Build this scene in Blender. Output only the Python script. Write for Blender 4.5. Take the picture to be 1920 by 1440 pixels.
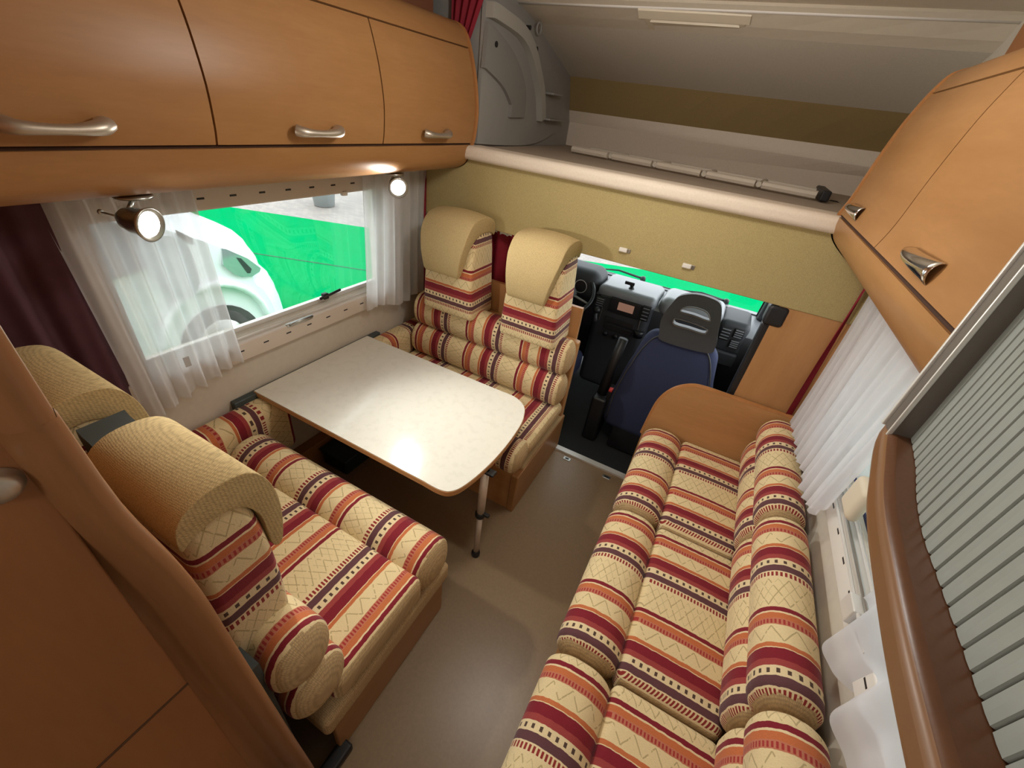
import bpy, math, random
from mathutils import Vector, Matrix
random.seed(7)
for o in list(bpy.data.objects): bpy.data.objects.remove(o)
SC = bpy.context.scene
COL = SC.collection
PI = math.pi

# ------------------------------------------------------------------ camera
cam = bpy.data.cameras.new('camera'); co = bpy.data.objects.new('camera', cam); COL.objects.link(co)
RX = Vector((2054, 825, -781)); FY = Vector((480, -456, 781)).normalized()
RX = (RX - RX.dot(FY)*FY).normalized(); DZ = FY.cross(RX)
right = Vector((RX[0], FY[0], -DZ[0])); up = Vector((-RX[1], -FY[1], DZ[1])); back = -Vector((RX[2], FY[2], -DZ[2]))
M = Matrix((right, up, back)).transposed().to_4x4(); M.translation = Vector((0, 0, 1.85))
co.matrix_world = M
cam.sensor_fit = 'HORIZONTAL'; cam.sensor_width = 36; cam.lens = 36*781/1920; cam.clip_start = .02; cam.clip_end = 300
SC.camera = co

# ------------------------------------------------------------------ world and exposure
w = bpy.data.worlds.new('world'); SC.world = w; w.use_nodes = True
bg = w.node_tree.nodes['Background']; bg.inputs[0].default_value = (.93, .97, 1, 1); bg.inputs[1].default_value = 3.1
SC.view_settings.view_transform = 'Standard'; SC.view_settings.look = 'None'; SC.view_settings.gamma = 1
SC.view_settings.use_curve_mapping = False
SC.view_settings.exposure = 0.35

# ------------------------------------------------------------------ fill lamps added out of view to brighten the room
def lamp(name, loc, power, col, r=.10):
    l = bpy.data.lights.new(name, 'POINT'); l.shadow_soft_size = r; l.energy = power; l.color = col
    o = bpy.data.objects.new(name, l); COL.objects.link(o); o.location = loc
    return o
FILL_W = lamp('fill_light_lamp', (-.36, 1.30, 2.14), 14, (1, .975, .93))
FILL_R = lamp('fill_light_lamp', (-.15, -.7, 2.12), 6, (1, .975, .93))

# ------------------------------------------------------------------ mesh helpers
def wloc(p):
    v = Vector((0, 0, 0))
    while p: v += Vector(p.location); p = p.parent
    return v
def prop(o, label=None, cat=None, group=None, kind=None):
    if label: o['label'] = label
    if cat: o['category'] = cat
    if group: o['group'] = group
    if kind: o['kind'] = kind
    return o
def thing(name, label, cat, loc, group=None):
    o = bpy.data.objects.new(name, None); o.empty_display_size = .05; COL.objects.link(o); o.location = loc
    return prop(o, label, cat, group)
def mesh(name, V, F, mats, parent=None, smooth=False, uv=None, mi=None):
    """V world coordinates; uv: function(co, face_normal)->(u,v); mi: function(normal)->material index"""
    V = [Vector(v) for v in V]
    lo = Vector([min(v[i] for v in V) for i in range(3)]); hi = Vector([max(v[i] for v in V) for i in range(3)])
    c = (lo+hi)/2; c.z = lo.z
    me = bpy.data.meshes.new(name); me.from_pydata([v-c for v in V], [], F); me.update()
    for m in (mats if isinstance(mats, (list, tuple)) else [mats]): me.materials.append(m)
    if smooth: me.polygons.foreach_set('use_smooth', [True]*len(me.polygons))
    if mi:
        for p in me.polygons: p.material_index = mi(p.normal, p.center+c)
    ul = me.uv_layers.new(name='UVMap')
    for p in me.polygons:
        n = p.normal
        for li in p.loop_indices:
            q = me.vertices[me.loops[li].vertex_index].co + c
            if uv: ul.data[li].uv = uv(q, n)
            else:
                a = [abs(n.x), abs(n.y), abs(n.z)]; k = a.index(max(a))
                ul.data[li].uv = [(q.y, q.z), (q.x, q.z), (q.x, q.y)][k]
    o = bpy.data.objects.new(name, me); COL.objects.link(o)
    if parent: o.parent = parent; o.location = c - wloc(parent)
    else: o.location = c
    return o
def sharp(o, ang=35):
    me = o.data
    me.polygons.foreach_set('use_smooth', [True]*len(me.polygons))
    import bmesh
    bm = bmesh.new(); bm.from_mesh(me)
    for e in bm.edges:
        if len(e.link_faces) == 2 and e.calc_face_angle(0) > math.radians(ang): e.smooth = False
    bm.to_mesh(me); bm.free(); return o
def join(*gs):
    V, F = [], []
    for v, f in gs:
        n = len(V); V += list(v); F += [tuple(i+n for i in q) for q in f]
    return V, F
def rb(x0, x1, y0, y1, z0, z1, r=.01, n=3, mid=1, fn=None):
    """rounded box; r scalar or (rx,ry,rz)"""
    s = [x1-x0, y1-y0, z1-z0]; c = [(x0+x1)/2, (y0+y1)/2, (z0+z1)/2]
    if not isinstance(r, (tuple, list)): r = (r, r, r)
    r = [max(1e-5, min(r[i], s[i]/2*.999)) for i in range(3)]
    mid = mid if isinstance(mid, (tuple, list)) else (mid,)*3
    ax = []
    for i in range(3):
        h = s[i]/2; a = [-h + r[i]*(1-math.cos(PI/2*k/n))*1.0 for k in range(n)]
        # corner params spread evenly in angle (tan mapping)
        a = [-(h-r[i]) - r[i]*math.tan(PI/4*(1-k/n)) for k in range(n)]
        m = [-(h-r[i]) + 2*(h-r[i])*k/mid[i] for k in range(mid[i]+1)]
        ax.append(a+m+[-q for q in reversed(a)])
    idx = {}; V = []; F = []
    def vert(i, j, k):
        key = (i, j, k)
        if key in idx: return idx[key]
        p = [ax[0][i], ax[1][j], ax[2][k]]
        q = [max(-(s[t]/2-r[t]), min(s[t]/2-r[t], p[t])) for t in range(3)]
        d = [(p[t]-q[t])/r[t] for t in range(3)]
        mx = max(abs(t) for t in d)
        L = math.sqrt(sum(t*t for t in d))
        if L > 1e-9: d = [t*mx/L for t in d]
        v = [q[t]+d[t]*r[t] for t in range(3)]
        v = [v[t]+c[t] for t in range(3)]
        if fn: v = fn(*v)
        idx[key] = len(V); V.append(v); return idx[key]
    N = [len(a) for a in ax]
    for A, B, Cx in ((0, 1, 2), (1, 2, 0), (2, 0, 1)):
        for side in (0, N[Cx]-1):
            for i in range(N[A]-1):
                for j in range(N[B]-1):
                    def g(a, b):
                        t = [0, 0, 0]; t[A] = a; t[B] = b; t[Cx] = side; return vert(*t)
                    q = (g(i, j), g(i+1, j), g(i+1, j+1), g(i, j+1))
                    F.append(q if side else q[::-1])
    return V, F
def box(x0, x1, y0, y1, z0, z1):
    x0, x1 = sorted((x0, x1)); y0, y1 = sorted((y0, y1)); z0, z1 = sorted((z0, z1))
    V = [(x, y, z) for x in (x0, x1) for y in (y0, y1) for z in (z0, z1)]
    return V, [(0, 1, 3, 2), (4, 6, 7, 5), (0, 4, 5, 1), (2, 3, 7, 6), (0, 2, 6, 4), (1, 5, 7, 3)]
def frame_of(t):
    t = Vector(t).normalized(); a = Vector((0, 0, 1)) if abs(t.z) < .9 else Vector((1, 0, 0))
    u = t.cross(a).normalized(); return u, t.cross(u)
def tube(P, R, n=10, closed=False, caps=True, flat=1.0):
    P = [Vector(p) for p in P]; m = len(P)
    if not isinstance(R, (list, tuple)): R = [R]*m
    V, F = [], []; pu = None
    for i, p in enumerate(P):
        a = P[(i+1) % m] if (closed or i < m-1) else P[i]; b = P[i-1] if (closed or i > 0) else P[i]
        t = (a-b).normalized()
        if pu is None: u, v = frame_of(t)
        else:
            u = (pu - pu.dot(t)*t).normalized(); v = t.cross(u)
        pu = u
        for k in range(n):
            an = 2*PI*k/n; V.append(p + R[i]*(math.cos(an)*u + flat*math.sin(an)*v))
    for i in range(m if closed else m-1):
        for k in range(n):
            a = i*n+k; b = i*n+(k+1) % n; c2 = ((i+1) % m)*n
            F.append((a, b, c2+(k+1) % n, c2+k))
    if caps and not closed:
        F.append(tuple(range(n))[::-1]); F.append(tuple(range((m-1)*n, m*n)))
    return V, F
def cyl(p0, p1, r0, r1=None, n=16): return tube([p0, p1], [r0, r0 if r1 is None else r1], n)
def lathe(p, ax, prof, n=24):
    """prof: list of (distance along axis, radius)"""
    p = Vector(p); ax = Vector(ax).normalized(); u, v = frame_of(ax); V, F = [], []
    for d, r in prof:
        for k in range(n):
            a = 2*PI*k/n; V.append(p+ax*d+max(r, 1e-4)*(math.cos(a)*u+math.sin(a)*v))
    for i in range(len(prof)-1):
        for k in range(n): F.append((i*n+k, i*n+(k+1) % n, (i+1)*n+(k+1) % n, (i+1)*n+k))
    F.append(tuple(range(n))[::-1]); F.append(tuple(range((len(prof)-1)*n, len(prof)*n)))
    return V, F
def prism(prof, axis, a0, a1, seg=1, caps=True, shift=None):
    """prof: closed polygon; axis 'x': prof is (y,z); 'y': (x,z); 'z': (x,y)"""
    V, F = [], []; m = len(prof)
    A = sum(prof[i][0]*prof[(i+1) % m][1]-prof[(i+1) % m][0]*prof[i][1] for i in range(m))
    if (A < 0) != (axis == 'y'): prof = prof[::-1]
    for s in range(seg+1):
        a = a0+(a1-a0)*s/seg
        for (p, q) in prof:
            V.append({'x': (a, p, q), 'y': (p, a, q), 'z': (p, q, a)}[axis])
    for s in range(seg):
        for i in range(m):
            j = (i+1) % m; F.append((s*m+i, s*m+j, (s+1)*m+j, (s+1)*m+i))
    if caps: F.append(tuple(range(m))[::-1]); F.append(tuple(range(seg*m, (seg+1)*m)))
    return V, F
def smoothline(P, k=6, closed=False):
    """Catmull-Rom through 2D/3D points"""
    P = [Vector(p) for p in P]; out = []; m = len(P)
    R = range(m if closed else m-1)
    for i in R:
        if closed: a, b, c, d = P[i-1], P[i], P[(i+1) % m], P[(i+2) % m]
        else: a, b, c, d = P[max(i-1, 0)], P[i], P[i+1], P[min(i+2, m-1)]
        for j in range(k):
            t = j/k
            out.append(.5*((2*b)+(c-a)*t+(2*a-5*b+4*c-d)*t*t+(3*b-a-3*c+d)*t**3))
    if not closed: out.append(P[-1])
    return [tuple(p) for p in out]
def band(line, off):
    """closed ring from an open 2D line thickened by off to its left"""
    L = []
    for i, p in enumerate(line):
        a = line[max(i-1, 0)]; b = line[min(i+1, len(line)-1)]
        t = Vector((b[0]-a[0], b[1]-a[1])).normalized(); L.append((p[0]-t.y*off, p[1]+t.x*off))
    return list(line)+L[::-1]
def sheet(fn, nu, nv):
    V = [fn(i/nu, j/nv) for j in range(nv+1) for i in range(nu+1)]
    F = [(j*(nu+1)+i, j*(nu+1)+i+1, (j+1)*(nu+1)+i+1, (j+1)*(nu+1)+i) for j in range(nv) for i in range(nu)]
    return V, F
def solid(o, t, off=0):
    m = o.modifiers.new('thickness', 'SOLIDIFY'); m.thickness = t; m.offset = off; return o
def copy_tree(o, loc=None, label=None, parent=None):
    c = o.copy(); COL.objects.link(c); c.parent = parent
    if loc is not None: c.location = loc
    if label: c['label'] = label
    for ch in list(o.children): copy_tree(ch, parent=c)
    return c

# ------------------------------------------------------------------ material helpers
class G:
    def __init__(s, name):
        s.m = bpy.data.materials.new(name); s.m.use_nodes = True; s.t = s.m.node_tree; s.t.nodes.clear()
        s.out = s.t.nodes.new('ShaderNodeOutputMaterial')
    def n(s, ty, **k):
        x = s.t.nodes.new(ty)
        for a, b in k.items(): setattr(x, a, b)
        return x
    def l(s, a, b): s.t.links.new(a, b)
    def put(s, sock, v):
        if isinstance(v, bpy.types.NodeSocket): s.l(v, sock)
        elif isinstance(v, (tuple, list)) and sock.type == 'RGBA': sock.default_value = tuple(v)+(1,)*(4-len(v))
        else: sock.default_value = v
    def ma(s, op, a, b=0, c=0):
        x = s.n('ShaderNodeMath', operation=op); s.put(x.inputs[0], a); s.put(x.inputs[1], b)
        if op in ('MULTIPLY_ADD', 'COMPARE'): s.put(x.inputs[2], c)
        return x.outputs[0]
    def mix(s, f, a, b, mode='MIX'):
        x = s.n('ShaderNodeMix', data_type='RGBA', blend_type=mode); s.put(x.inputs[0], f); s.put(x.inputs[6], a); s.put(x.inputs[7], b); return x.outputs[2]
    def noise(s, vec, scale, detail=3, rough=.5):
        x = s.n('ShaderNodeTexNoise'); s.put(x.inputs['Scale'], scale); x.inputs['Detail'].default_value = detail; x.inputs['Roughness'].default_value = rough
        if vec: s.l(vec, x.inputs['Vector'])
        return x.outputs[0]
    def map(s, vec, sc=(1, 1, 1), rot=(0, 0, 0)):
        x = s.n('ShaderNodeMapping'); x.inputs['Scale'].default_value = sc; x.inputs['Rotation'].default_value = rot; s.l(vec, x.inputs[0]); return x.outputs[0]
    def co(s, k='Object'): return s.n('ShaderNodeTexCoord').outputs[k]
    def bsdf(s, col, rough=.5, metal=0, spec=.5, bump=None, bs=.3, bd=.002, **k):
        x = s.n('ShaderNodeBsdfPrincipled'); s.put(x.inputs['Base Color'], col); s.put(x.inputs['Roughness'], rough)
        x.inputs['Metallic'].default_value = metal; x.inputs['Specular IOR Level'].default_value = spec
        for a, b in k.items(): s.put(x.inputs[a.replace('_', ' ')], b)
        if bump is not None:
            b = s.n('ShaderNodeBump'); b.inputs['Strength'].default_value = bs; b.inputs['Distance'].default_value = bd
            s.l(bump, b.inputs['Height']); s.l(b.outputs[0], x.inputs['Normal'])
        s.l(x.outputs[0], s.out.inputs[0]); s.b = x; return s.m
def plain(name, col, rough=.5, metal=0, spec=.5, grain=0, gs=60, bs=0.15):
    g = G(name)
    if grain:
        nz = g.noise(g.co(), gs, 4)
        c = g.mix(nz, tuple(v*(1-grain) for v in col[:3]), tuple(min(1, v*(1+grain)) for v in col[:3]))
        return g.bsdf(c, rough, metal, spec, bump=nz, bs=bs, bd=.001)
    return g.bsdf(col, rough, metal, spec)
def wood(name, c1, c2, sc=(3, 22, 22), rough=.38, spec=.28):
    """sc: small value = along the grain"""
    g = G(name); v = g.co()
    f = g.noise(g.map(v, sc), 1.6, 5, .6)
    f2 = g.noise(g.map(v, tuple(q*6 for q in sc)), 2.5, 3, .6)
    r = g.n('ShaderNodeValToRGB'); g.l(f, r.inputs[0]); r.color_ramp.elements[0].position = .3; r.color_ramp.elements[1].position = .72
    c = g.mix(r.outputs[0], c1, c2)
    c = g.mix(g.ma('MULTIPLY', f2, .35), c, tuple(q*.62 for q in c1))
    return g.bsdf(c, rough, 0, spec, bump=f2, bs=.05)
def emis(name, col, s):
    g = G(name); x = g.n('ShaderNodeEmission'); x.inputs[0].default_value = tuple(col)+(1,); x.inputs[1].default_value = s; g.l(x.outputs[0], g.out.inputs[0]); return g.m
P_REP = .355
CREAM = (.84, .67, .38)
def stripes():
    g = G('striped_fabric'); uvn = g.co('UV'); sp = g.n('ShaderNodeSeparateXYZ'); g.l(uvn, sp.inputs[0])
    u, v = sp.outputs[0], sp.outputs[1]
    wob = g.ma('MULTIPLY', g.ma('SUBTRACT', g.noise(g.map(uvn, (1, 1, 1)), 45, 2), .5), .006)
    uu = g.ma('ADD', u, wob)
    t = g.ma('FRACT', g.ma('DIVIDE', uu, P_REP))
    mar = (.235, .018, .030); org = (.60, .175, .065); pink = (.56, .20, .12); rose = (.36, .06, .055); pur = (.135, .055, .062); c2 = (.84, .67, .40)
    st = [(0, mar), (.038, c2), (.052, org), (.105, pink), (.16, CREAM), (.31, org), (.345, c2), (.355, mar), (.44, rose), (.492, c2), (.565, pur), (.632, c2), (.70, CREAM)]
    r = g.n('ShaderNodeValToRGB'); r.color_ramp.interpolation = 'CONSTANT'; g.l(t, r.inputs[0])
    e = r.color_ramp.elements
    while len(e) > 1: e.remove(e[-1])
    e[0].position = 0; e[0].color = mar+(1,)
    for p, c in st[1:]:
        x = e.new(p); x.color = c+(1,)
    col = r.outputs[0]
    def inb(a, b): return g.ma('MULTIPLY', g.ma('GREATER_THAN', t, a), g.ma('LESS_THAN', t, b))
    def per(d, duty): return g.ma('LESS_THAN', g.ma('FRACT', g.ma('DIVIDE', v, d)), duty)
    col = g.mix(g.ma('MULTIPLY', inb(.115, .152), per(.010, .5)), col, (.40, .045, .04))
    col = g.mix(g.ma('MULTIPLY', inb(.645, .690), per(.0115, .55)), col, (.30, .035, .03))
    col = g.mix(g.ma('MULTIPLY', inb(.512, .547), per(.023, .36)), col, (.10, .06, .045))
    # zigzag
    tri = g.ma('ABSOLUTE', g.ma('SUBTRACT', g.ma('MULTIPLY', g.ma('FRACT', g.ma('DIVIDE', v, .058)), 2), 1))
    z = g.ma('LESS_THAN', g.ma('ABSOLUTE', g.ma('SUBTRACT', g.ma('DIVIDE', g.ma('SUBTRACT', t, .175), .12), tri)), .07)
    tri2 = g.ma('ABSOLUTE', g.ma('SUBTRACT', g.ma('MULTIPLY', g.ma('FRACT', g.ma('DIVIDE', v, .105)), 2), 1))
    s = g.ma('DIVIDE', g.ma('SUBTRACT', t, .72), .26)
    d1 = g.ma('LESS_THAN', g.ma('ABSOLUTE', g.ma('SUBTRACT', s, tri2)), .035)
    d2 = g.ma('LESS_THAN', g.ma('ABSOLUTE', g.ma('SUBTRACT', g.ma('SUBTRACT', 1, s), tri2)), .035)
    tri3 = g.ma('ABSOLUTE', g.ma('SUBTRACT', g.ma('MULTIPLY', g.ma('FRACT', g.ma('DIVIDE', g.ma('ADD', v, .026), .0525)), 2), 1))
    d3 = g.ma('LESS_THAN', g.ma('ABSOLUTE', g.ma('SUBTRACT', g.ma('ABSOLUTE', g.ma('SUBTRACT', s, .5)), g.ma('MULTIPLY', tri3, .5))), .025)
    ln = g.ma('MAXIMUM', g.ma('MULTIPLY', z, inb(.175, .295)), g.ma('MULTIPLY', g.ma('MAXIMUM', g.ma('MAXIMUM', d1, d2), g.ma('MULTIPLY', d3, .6)), inb(.72, .985)))
    br = g.ma('GREATER_THAN', g.noise(uvn, 60, 1), .40)
    col = g.mix(g.ma('MULTIPLY', g.ma('MULTIPLY', ln, br), .55), col, (.28, .20, .07))
    # weave
    wv = g.noise(g.map(uvn, (900, 140, 1)), 1, 2)
    fine = g.noise(g.map(uvn, (260, 260, 1)), 1, 2)
    col = g.mix(.36, col, g.mix(wv, (.3, .3, .3), (1.0, 1.0, 1.0)), 'MULTIPLY')
    col = g.mix(.12, col, g.mix(fine, (.2, .2, .2), (1, 1, 1)), 'OVERLAY')
    m = g.bsdf(col, .9, 0, .15, bump=fine, bs=.35, bd=.0015, Sheen_Weight=.12)
    return m
FAB = stripes()
def waffle(name, c, s=300):
    g = G(name); uvn = g.co('UV'); x = g.n('ShaderNodeTexVoronoi'); x.inputs['Scale'].default_value = s; x.inputs['Randomness'].default_value = .35; g.l(uvn, x.inputs[0])
    col = g.mix(g.ma('MULTIPLY', x.outputs[0], 1.3), tuple(q*1.1 for q in c), tuple(q*.55 for q in c))
    return g.bsdf(col, .92, 0, .12, bump=x.outputs[0], bs=.5, bd=.0015)
WAF = waffle('beige_waffle_fabric', (.62, .44, .235), 210)
BULK = waffle('olive_beige_wall_fabric', (.56, .45, .21), 330)
HEADF = waffle('headrest_fabric', (.66, .50, .25), 300)
W1, W2 = (.35, .168, .060), (.43, .22, .086)
WY = wood('pear_wood_along_y', W1, W2, (7, 1.1, 7))
W3, W4 = (.47, .235, .092), (.58, .31, .13)
WX = wood('pear_wood_along_x', W3, W4, (1.1, 7, 7))
WZ = wood('pear_wood_upright', W3, W4, (7, 7, 1.1))
WDK = wood('brown_ledge_laminate', (.12, .052, .026), (.15, .065, .032), (9, 9, 9), .3)
WTRIM = wood('wood_edge_trim', (.44, .19, .065), (.55, .25, .09), (7, 1.5, 2), .3)
GAP = plain('gap_shade', (.05, .02, .01), .9)  # dark colour stands for shade inside gaps
WALLM = plain('cream_wall_covering', (.60, .54, .45), .8, grain=.08, gs=35)
CEILM = plain('ceiling_lining', (.62, .55, .44), .6, grain=.05, gs=30)
ALCM = plain('alcove_lining_felt', (.60, .545, .455), .85, grain=.10, gs=120)
OLIVE = plain('olive_stripe_fabric', (.30, .21, .085), .9, grain=.12, gs=150)
CARPET = plain('bunk_carpet', (.40, .32, .25), .95, grain=.15, gs=200, bs=.5)
CARPETW = plain('bunk_lip_vinyl', (.74, .64, .53), .7, grain=.1, gs=150, bs=.4)
FLOORM = plain('speckled_beige_vinyl', (.26, .18, .105), .33, grain=.15, gs=90, spec=.5, bs=.08)
WHITEP = plain('white_plastic', (.78, .75, .70), .4)
CREAMP = plain('cream_plastic', (.70, .62, .48), .45)
FRAMEP = plain('beige_window_plastic', (.62, .54, .46), .45, grain=.04, gs=20)
GREYP = plain('grey_moulding_plastic', (.30, .295, .275), .5, grain=.05, gs=20)
BLACK = plain('black_plastic', (.012, .012, .014), .45)
BLKR = plain('black_rubber_mat', (.015, .016, .018), .8, grain=.3, gs=80, bs=.4)
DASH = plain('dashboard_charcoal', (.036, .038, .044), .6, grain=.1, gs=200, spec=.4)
DASHT = plain('grey_plastic_daylit_top', (.22, .23, .25), .42, grain=.1, gs=200, spec=.6)  # dash tops coloured lighter for daylight; plain grey on small parts
HEADR = plain('dark_grey_headrest_plastic', (.045, .046, .050), .55, grain=.15, gs=200)
BLUEF = plain('navy_blue_cloth', (.026, .034, .085), .9, grain=.15, gs=250, bs=.4)
METAL = plain('brushed_metal', (.48, .48, .45), .33, metal=1)
CHROME = plain('chrome', (.8, .8, .8), .12, metal=1)
SATIN = plain('satin_nickel', (.52, .46, .39), .42, metal=.85)
ALU = plain('anodised_aluminium', (.17, .15, .13), .45, metal=.3)
ALUL = plain('light_aluminium_edge', (.75, .74, .71), .35, metal=.3)
SLATM = plain('silver_slat_laminate', (.33, .36, .335), .42, metal=.15, grain=.06, gs=40, bs=.05)
DKGREY = plain('dark_grey_green_plastic', (.055, .07, .07), .6)
VANW = plain('white_car_paint', (.86, .87, .89), .22, spec=.6)
VANG = plain('dark_car_glass', (.10, .11, .13), .1, spec=.8)
TYRE = plain('tyre_rubber', (.02, .02, .02), .8)
LENS = plain('clear_headlamp_plastic', (.55, .62, .62), .08, metal=.6)
REDC = plain('wine_red_drape', (.22, .010, .022), .75, grain=.2, gs=30, spec=.3)
DRAPE = plain('plum_drape', (.075, .026, .036), .8, grain=.2, gs=25, spec=.3)
WTAPE = plain('white_curtain_tape', (.7, .68, .66), .8)
SCREEN = emis('radio_display_glow', (.30, .16, .11), .6)
BULB = emis('lit_led_face', (1, .98, .92), 26)
CLAMP = emis('added_fill_glow', (1, .95, .85), 7)  # glow for the added fill lamps, not used
def tabletop():
    g = G('speckled_cream_laminate'); v = g.co(); a = g.noise(v, 26, 4, .65)
    r = g.n('ShaderNodeValToRGB'); g.l(a, r.inputs[0]); r.color_ramp.elements[0].position = .36; r.color_ramp.elements[1].position = .5
    return g.bsdf(g.mix(r.outputs[0], (.74, .72, .64), (.78, .76, .68)), .15, 0, .6)
TABLE = tabletop()
def sheer(name, col, alpha):
    g = G(name); d = g.n('ShaderNodeBsdfDiffuse'); d.inputs[0].default_value = col+(1,)
    tl = g.n('ShaderNodeBsdfTranslucent'); tl.inputs[0].default_value = col+(1,)
    tr = g.n('ShaderNodeBsdfTransparent'); m1 = g.n('ShaderNodeMixShader'); m1.inputs[0].default_value = .5; g.l(d.outputs[0], m1.inputs[1]); g.l(tl.outputs[0], m1.inputs[2])
    m2 = g.n('ShaderNodeMixShader'); nz = g.noise(g.map(g.co(), (1, 1, 1)), 14, 2)
    fac = g.ma('ADD', alpha-.06, g.ma('MULTIPLY', nz, .12)); g.l(fac, m2.inputs[0]); g.l(tr.outputs[0], m2.inputs[1]); g.l(m1.outputs[0], m2.inputs[2])
    g.l(m2.outputs[0], g.out.inputs[0]); return g.m
SHEER = sheer('white_sheer_voile', (.88, .88, .88), .70)
SHEER2 = sheer('white_sheer_voile_thick', (.88, .88, .92), .80)
def glass(name, tint=(1, 1, 1), f=.06):
    g = G(name); tr = g.n('ShaderNodeBsdfTransparent'); tr.inputs[0].default_value = tint+(1,)
    gl = g.n('ShaderNodeBsdfGlossy'); gl.inputs['Roughness'].default_value = .02; fr = g.n('ShaderNodeFresnel'); fr.inputs[0].default_value = 1.4
    m = g.n('ShaderNodeMixShader'); g.l(fr.outputs[0], m.inputs[0]); g.l(tr.outputs[0], m.inputs[1]); g.l(gl.outputs[0], m.inputs[2])
    g.l(m.outputs[0], g.out.inputs[0]); return g.m
GLASS = glass('window_glass', (.95, .98, .98))

# ================================================================== SETTING
LW, RW = -1.69, .635
struct = lambda o: prop(o, kind='structure')
FLOOR = struct(mesh('floor', *box(LW, RW, -1.6, 2.06, -.06, 0), FLOORM))
struct(mesh('ceiling', *box(LW-.1, RW+.1, -1.7, 2.46, 2.30, 2.36), CEILM))
struct(mesh('wall_rear', *box(LW-.1, RW+.1, -1.7, -1.6, -.06, 2.3), WALLM))
def holed(name, x0, x1, ya, yb, za, zb, hy0, hy1, hz0, hz1, m):
    g = join(box(x0, x1, ya, yb, za, hz0), box(x0, x1, ya, yb, hz1, zb), box(x0, x1, ya, hy0, hz0, hz1), box(x0, x1, hy1, yb, hz0, hz1))
    return struct(mesh(name, *g, m))
LY0, LY1, LZ0, LZ1 = .56, 1.80, .885, 1.415
RY0, RY1, RZ0, RZ1 = .45, 1.75, .955, 1.36
holed('wall_left', LW-.1, LW, -1.6, 2.25, -.06, 2.3, LY0, LY1, LZ0, LZ1, WALLM)
holed('wall_right', RW, RW+.1, -1.6, 2.10, -.06, 2.3, RY0, RY1, RZ0, RZ1, WALLM)

# bulkhead between living room and cab, below the bunk
bk = thing('bulkhead', 'olive-beige fabric panel under the bunk edge, with wooden lower sides', 'partition', (-.5, 2.1, 0))
mesh('fabric_panel', *rb(LW, RW, 2.085, 2.115, 1.262, 1.60, .004, 2), BULK, bk, uv=lambda q, n: (q.x, q.z))
mesh('wood_panel', *box(LW, -.56, 2.09, 2.115, 0, .975), WZ, bk)
mesh('wood_panel', *box(.298, RW, 2.09, 2.115, 0, 1.262), WZ, bk)
mesh('black_edge_trim', *rb(.268, .330, 2.10, 2.16, .0, 1.17, .012), BLACK, bk, True)
mesh('belt_guide', *rb(.262, .345, 2.08, 2.17, 1.165, 1.262, .018), BLACK, bk, True)
for hx in (-.425, -.122):
    h = mesh('hook', *rb(hx-.022, hx+.018, 2.070, 2.086, 1.322, 1.342, .004), WHITEP, bk, True)
    mesh('hook_plate', *rb(hx+.015, hx+.032, 2.080, 2.0855, 1.320, 1.340, .002), METAL, h)

# bunk platform with padded lip and alcove shell
bunk = thing('bunk_platform', 'pale carpeted over-cab bunk platform with rounded front lip', 'bunk', (-.5, 2.09, 1.58))
mesh('platform', *box(-1.34, .595, 2.12, 3.46, 1.595, 1.640), CARPET, bk and bunk)
mesh('front_lip', *rb(-1.60, .595, 2.045, 2.20, 1.583, 1.648, .026, 4), CARPETW, bunk, True)
AL = [(3.455, 1.64), (3.454, 1.663), (3.451, 1.791), (3.41, 1.866), (3.325, 2.063), (2.95, 2.17), (2.701, 2.243), (2.60, 2.262), (2.48, 2.283), (2.44, 2.30)]
AR = [(3.31, 1.64), (3.302, 1.749), (3.27, 1.798), (3.294, 1.877), (3.071, 2.054), (2.75, 2.15), (2.51, 2.221), (2.46, 2.245), (2.40, 2.287), (2.38, 2.30)]
def ruled(i0, i1, name, m, parent=None, lift=0):
    xa, xb = -1.345, .62
    V, F = [], []
    for i in range(i0, i1+1):
        for k in range(9):
            t = k/8; x = xa+(xb-xa)*t; tt = min(1.06, (x+1.34)/1.84)
            y = AL[i][0]+(AR[i][0]-AL[i][0])*tt-lift; z = AL[i][1]+(AR[i][1]-AL[i][1])*tt
            V.append((x, y, z))
    n = i1-i0
    for i in range(n):
        for k in range(8): a = i*9+k; F.append((a, a+9, a+10, a+1))
    o = mesh(name, V, F, m, parent); solid(o, .012, -1); return o
struct(ruled(0, 3, 'wall_front', CARPETW)); 
o = ruled(3, 4, 'olive_band', OLIVE); struct(o); o.name = 'trim_1'
struct(ruled(4, 6, 'ceiling_alcove', ALCM)); struct(ruled(6, 9, 'ceiling_front', CEILM))
for i, nm in ((6, 'trim_2'), (8, 'trim_3')):
    pts = [(-1.345+1.96*t, AL[i][0]+(AR[i][0]-AL[i][0])*t-.004, AL[i][1]+(AR[i][1]-AL[i][1])*t-.004) for t in (0, .25, .5, .75, 1)]
    struct(mesh(nm, *tube(pts, .007 if i == 6 else .011, 8), WHITEP if i == 8 else CEILM, None, True))
struct(mesh('wall_alcove_left', *box(-1.69, -1.345, 2.145, 3.6, 1.60, 2.36), GREYP))
struct(mesh('wall_alcove_right', *box(.60, .735, 2.10, 3.5, 1.60, 2.36), ALCM))
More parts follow.
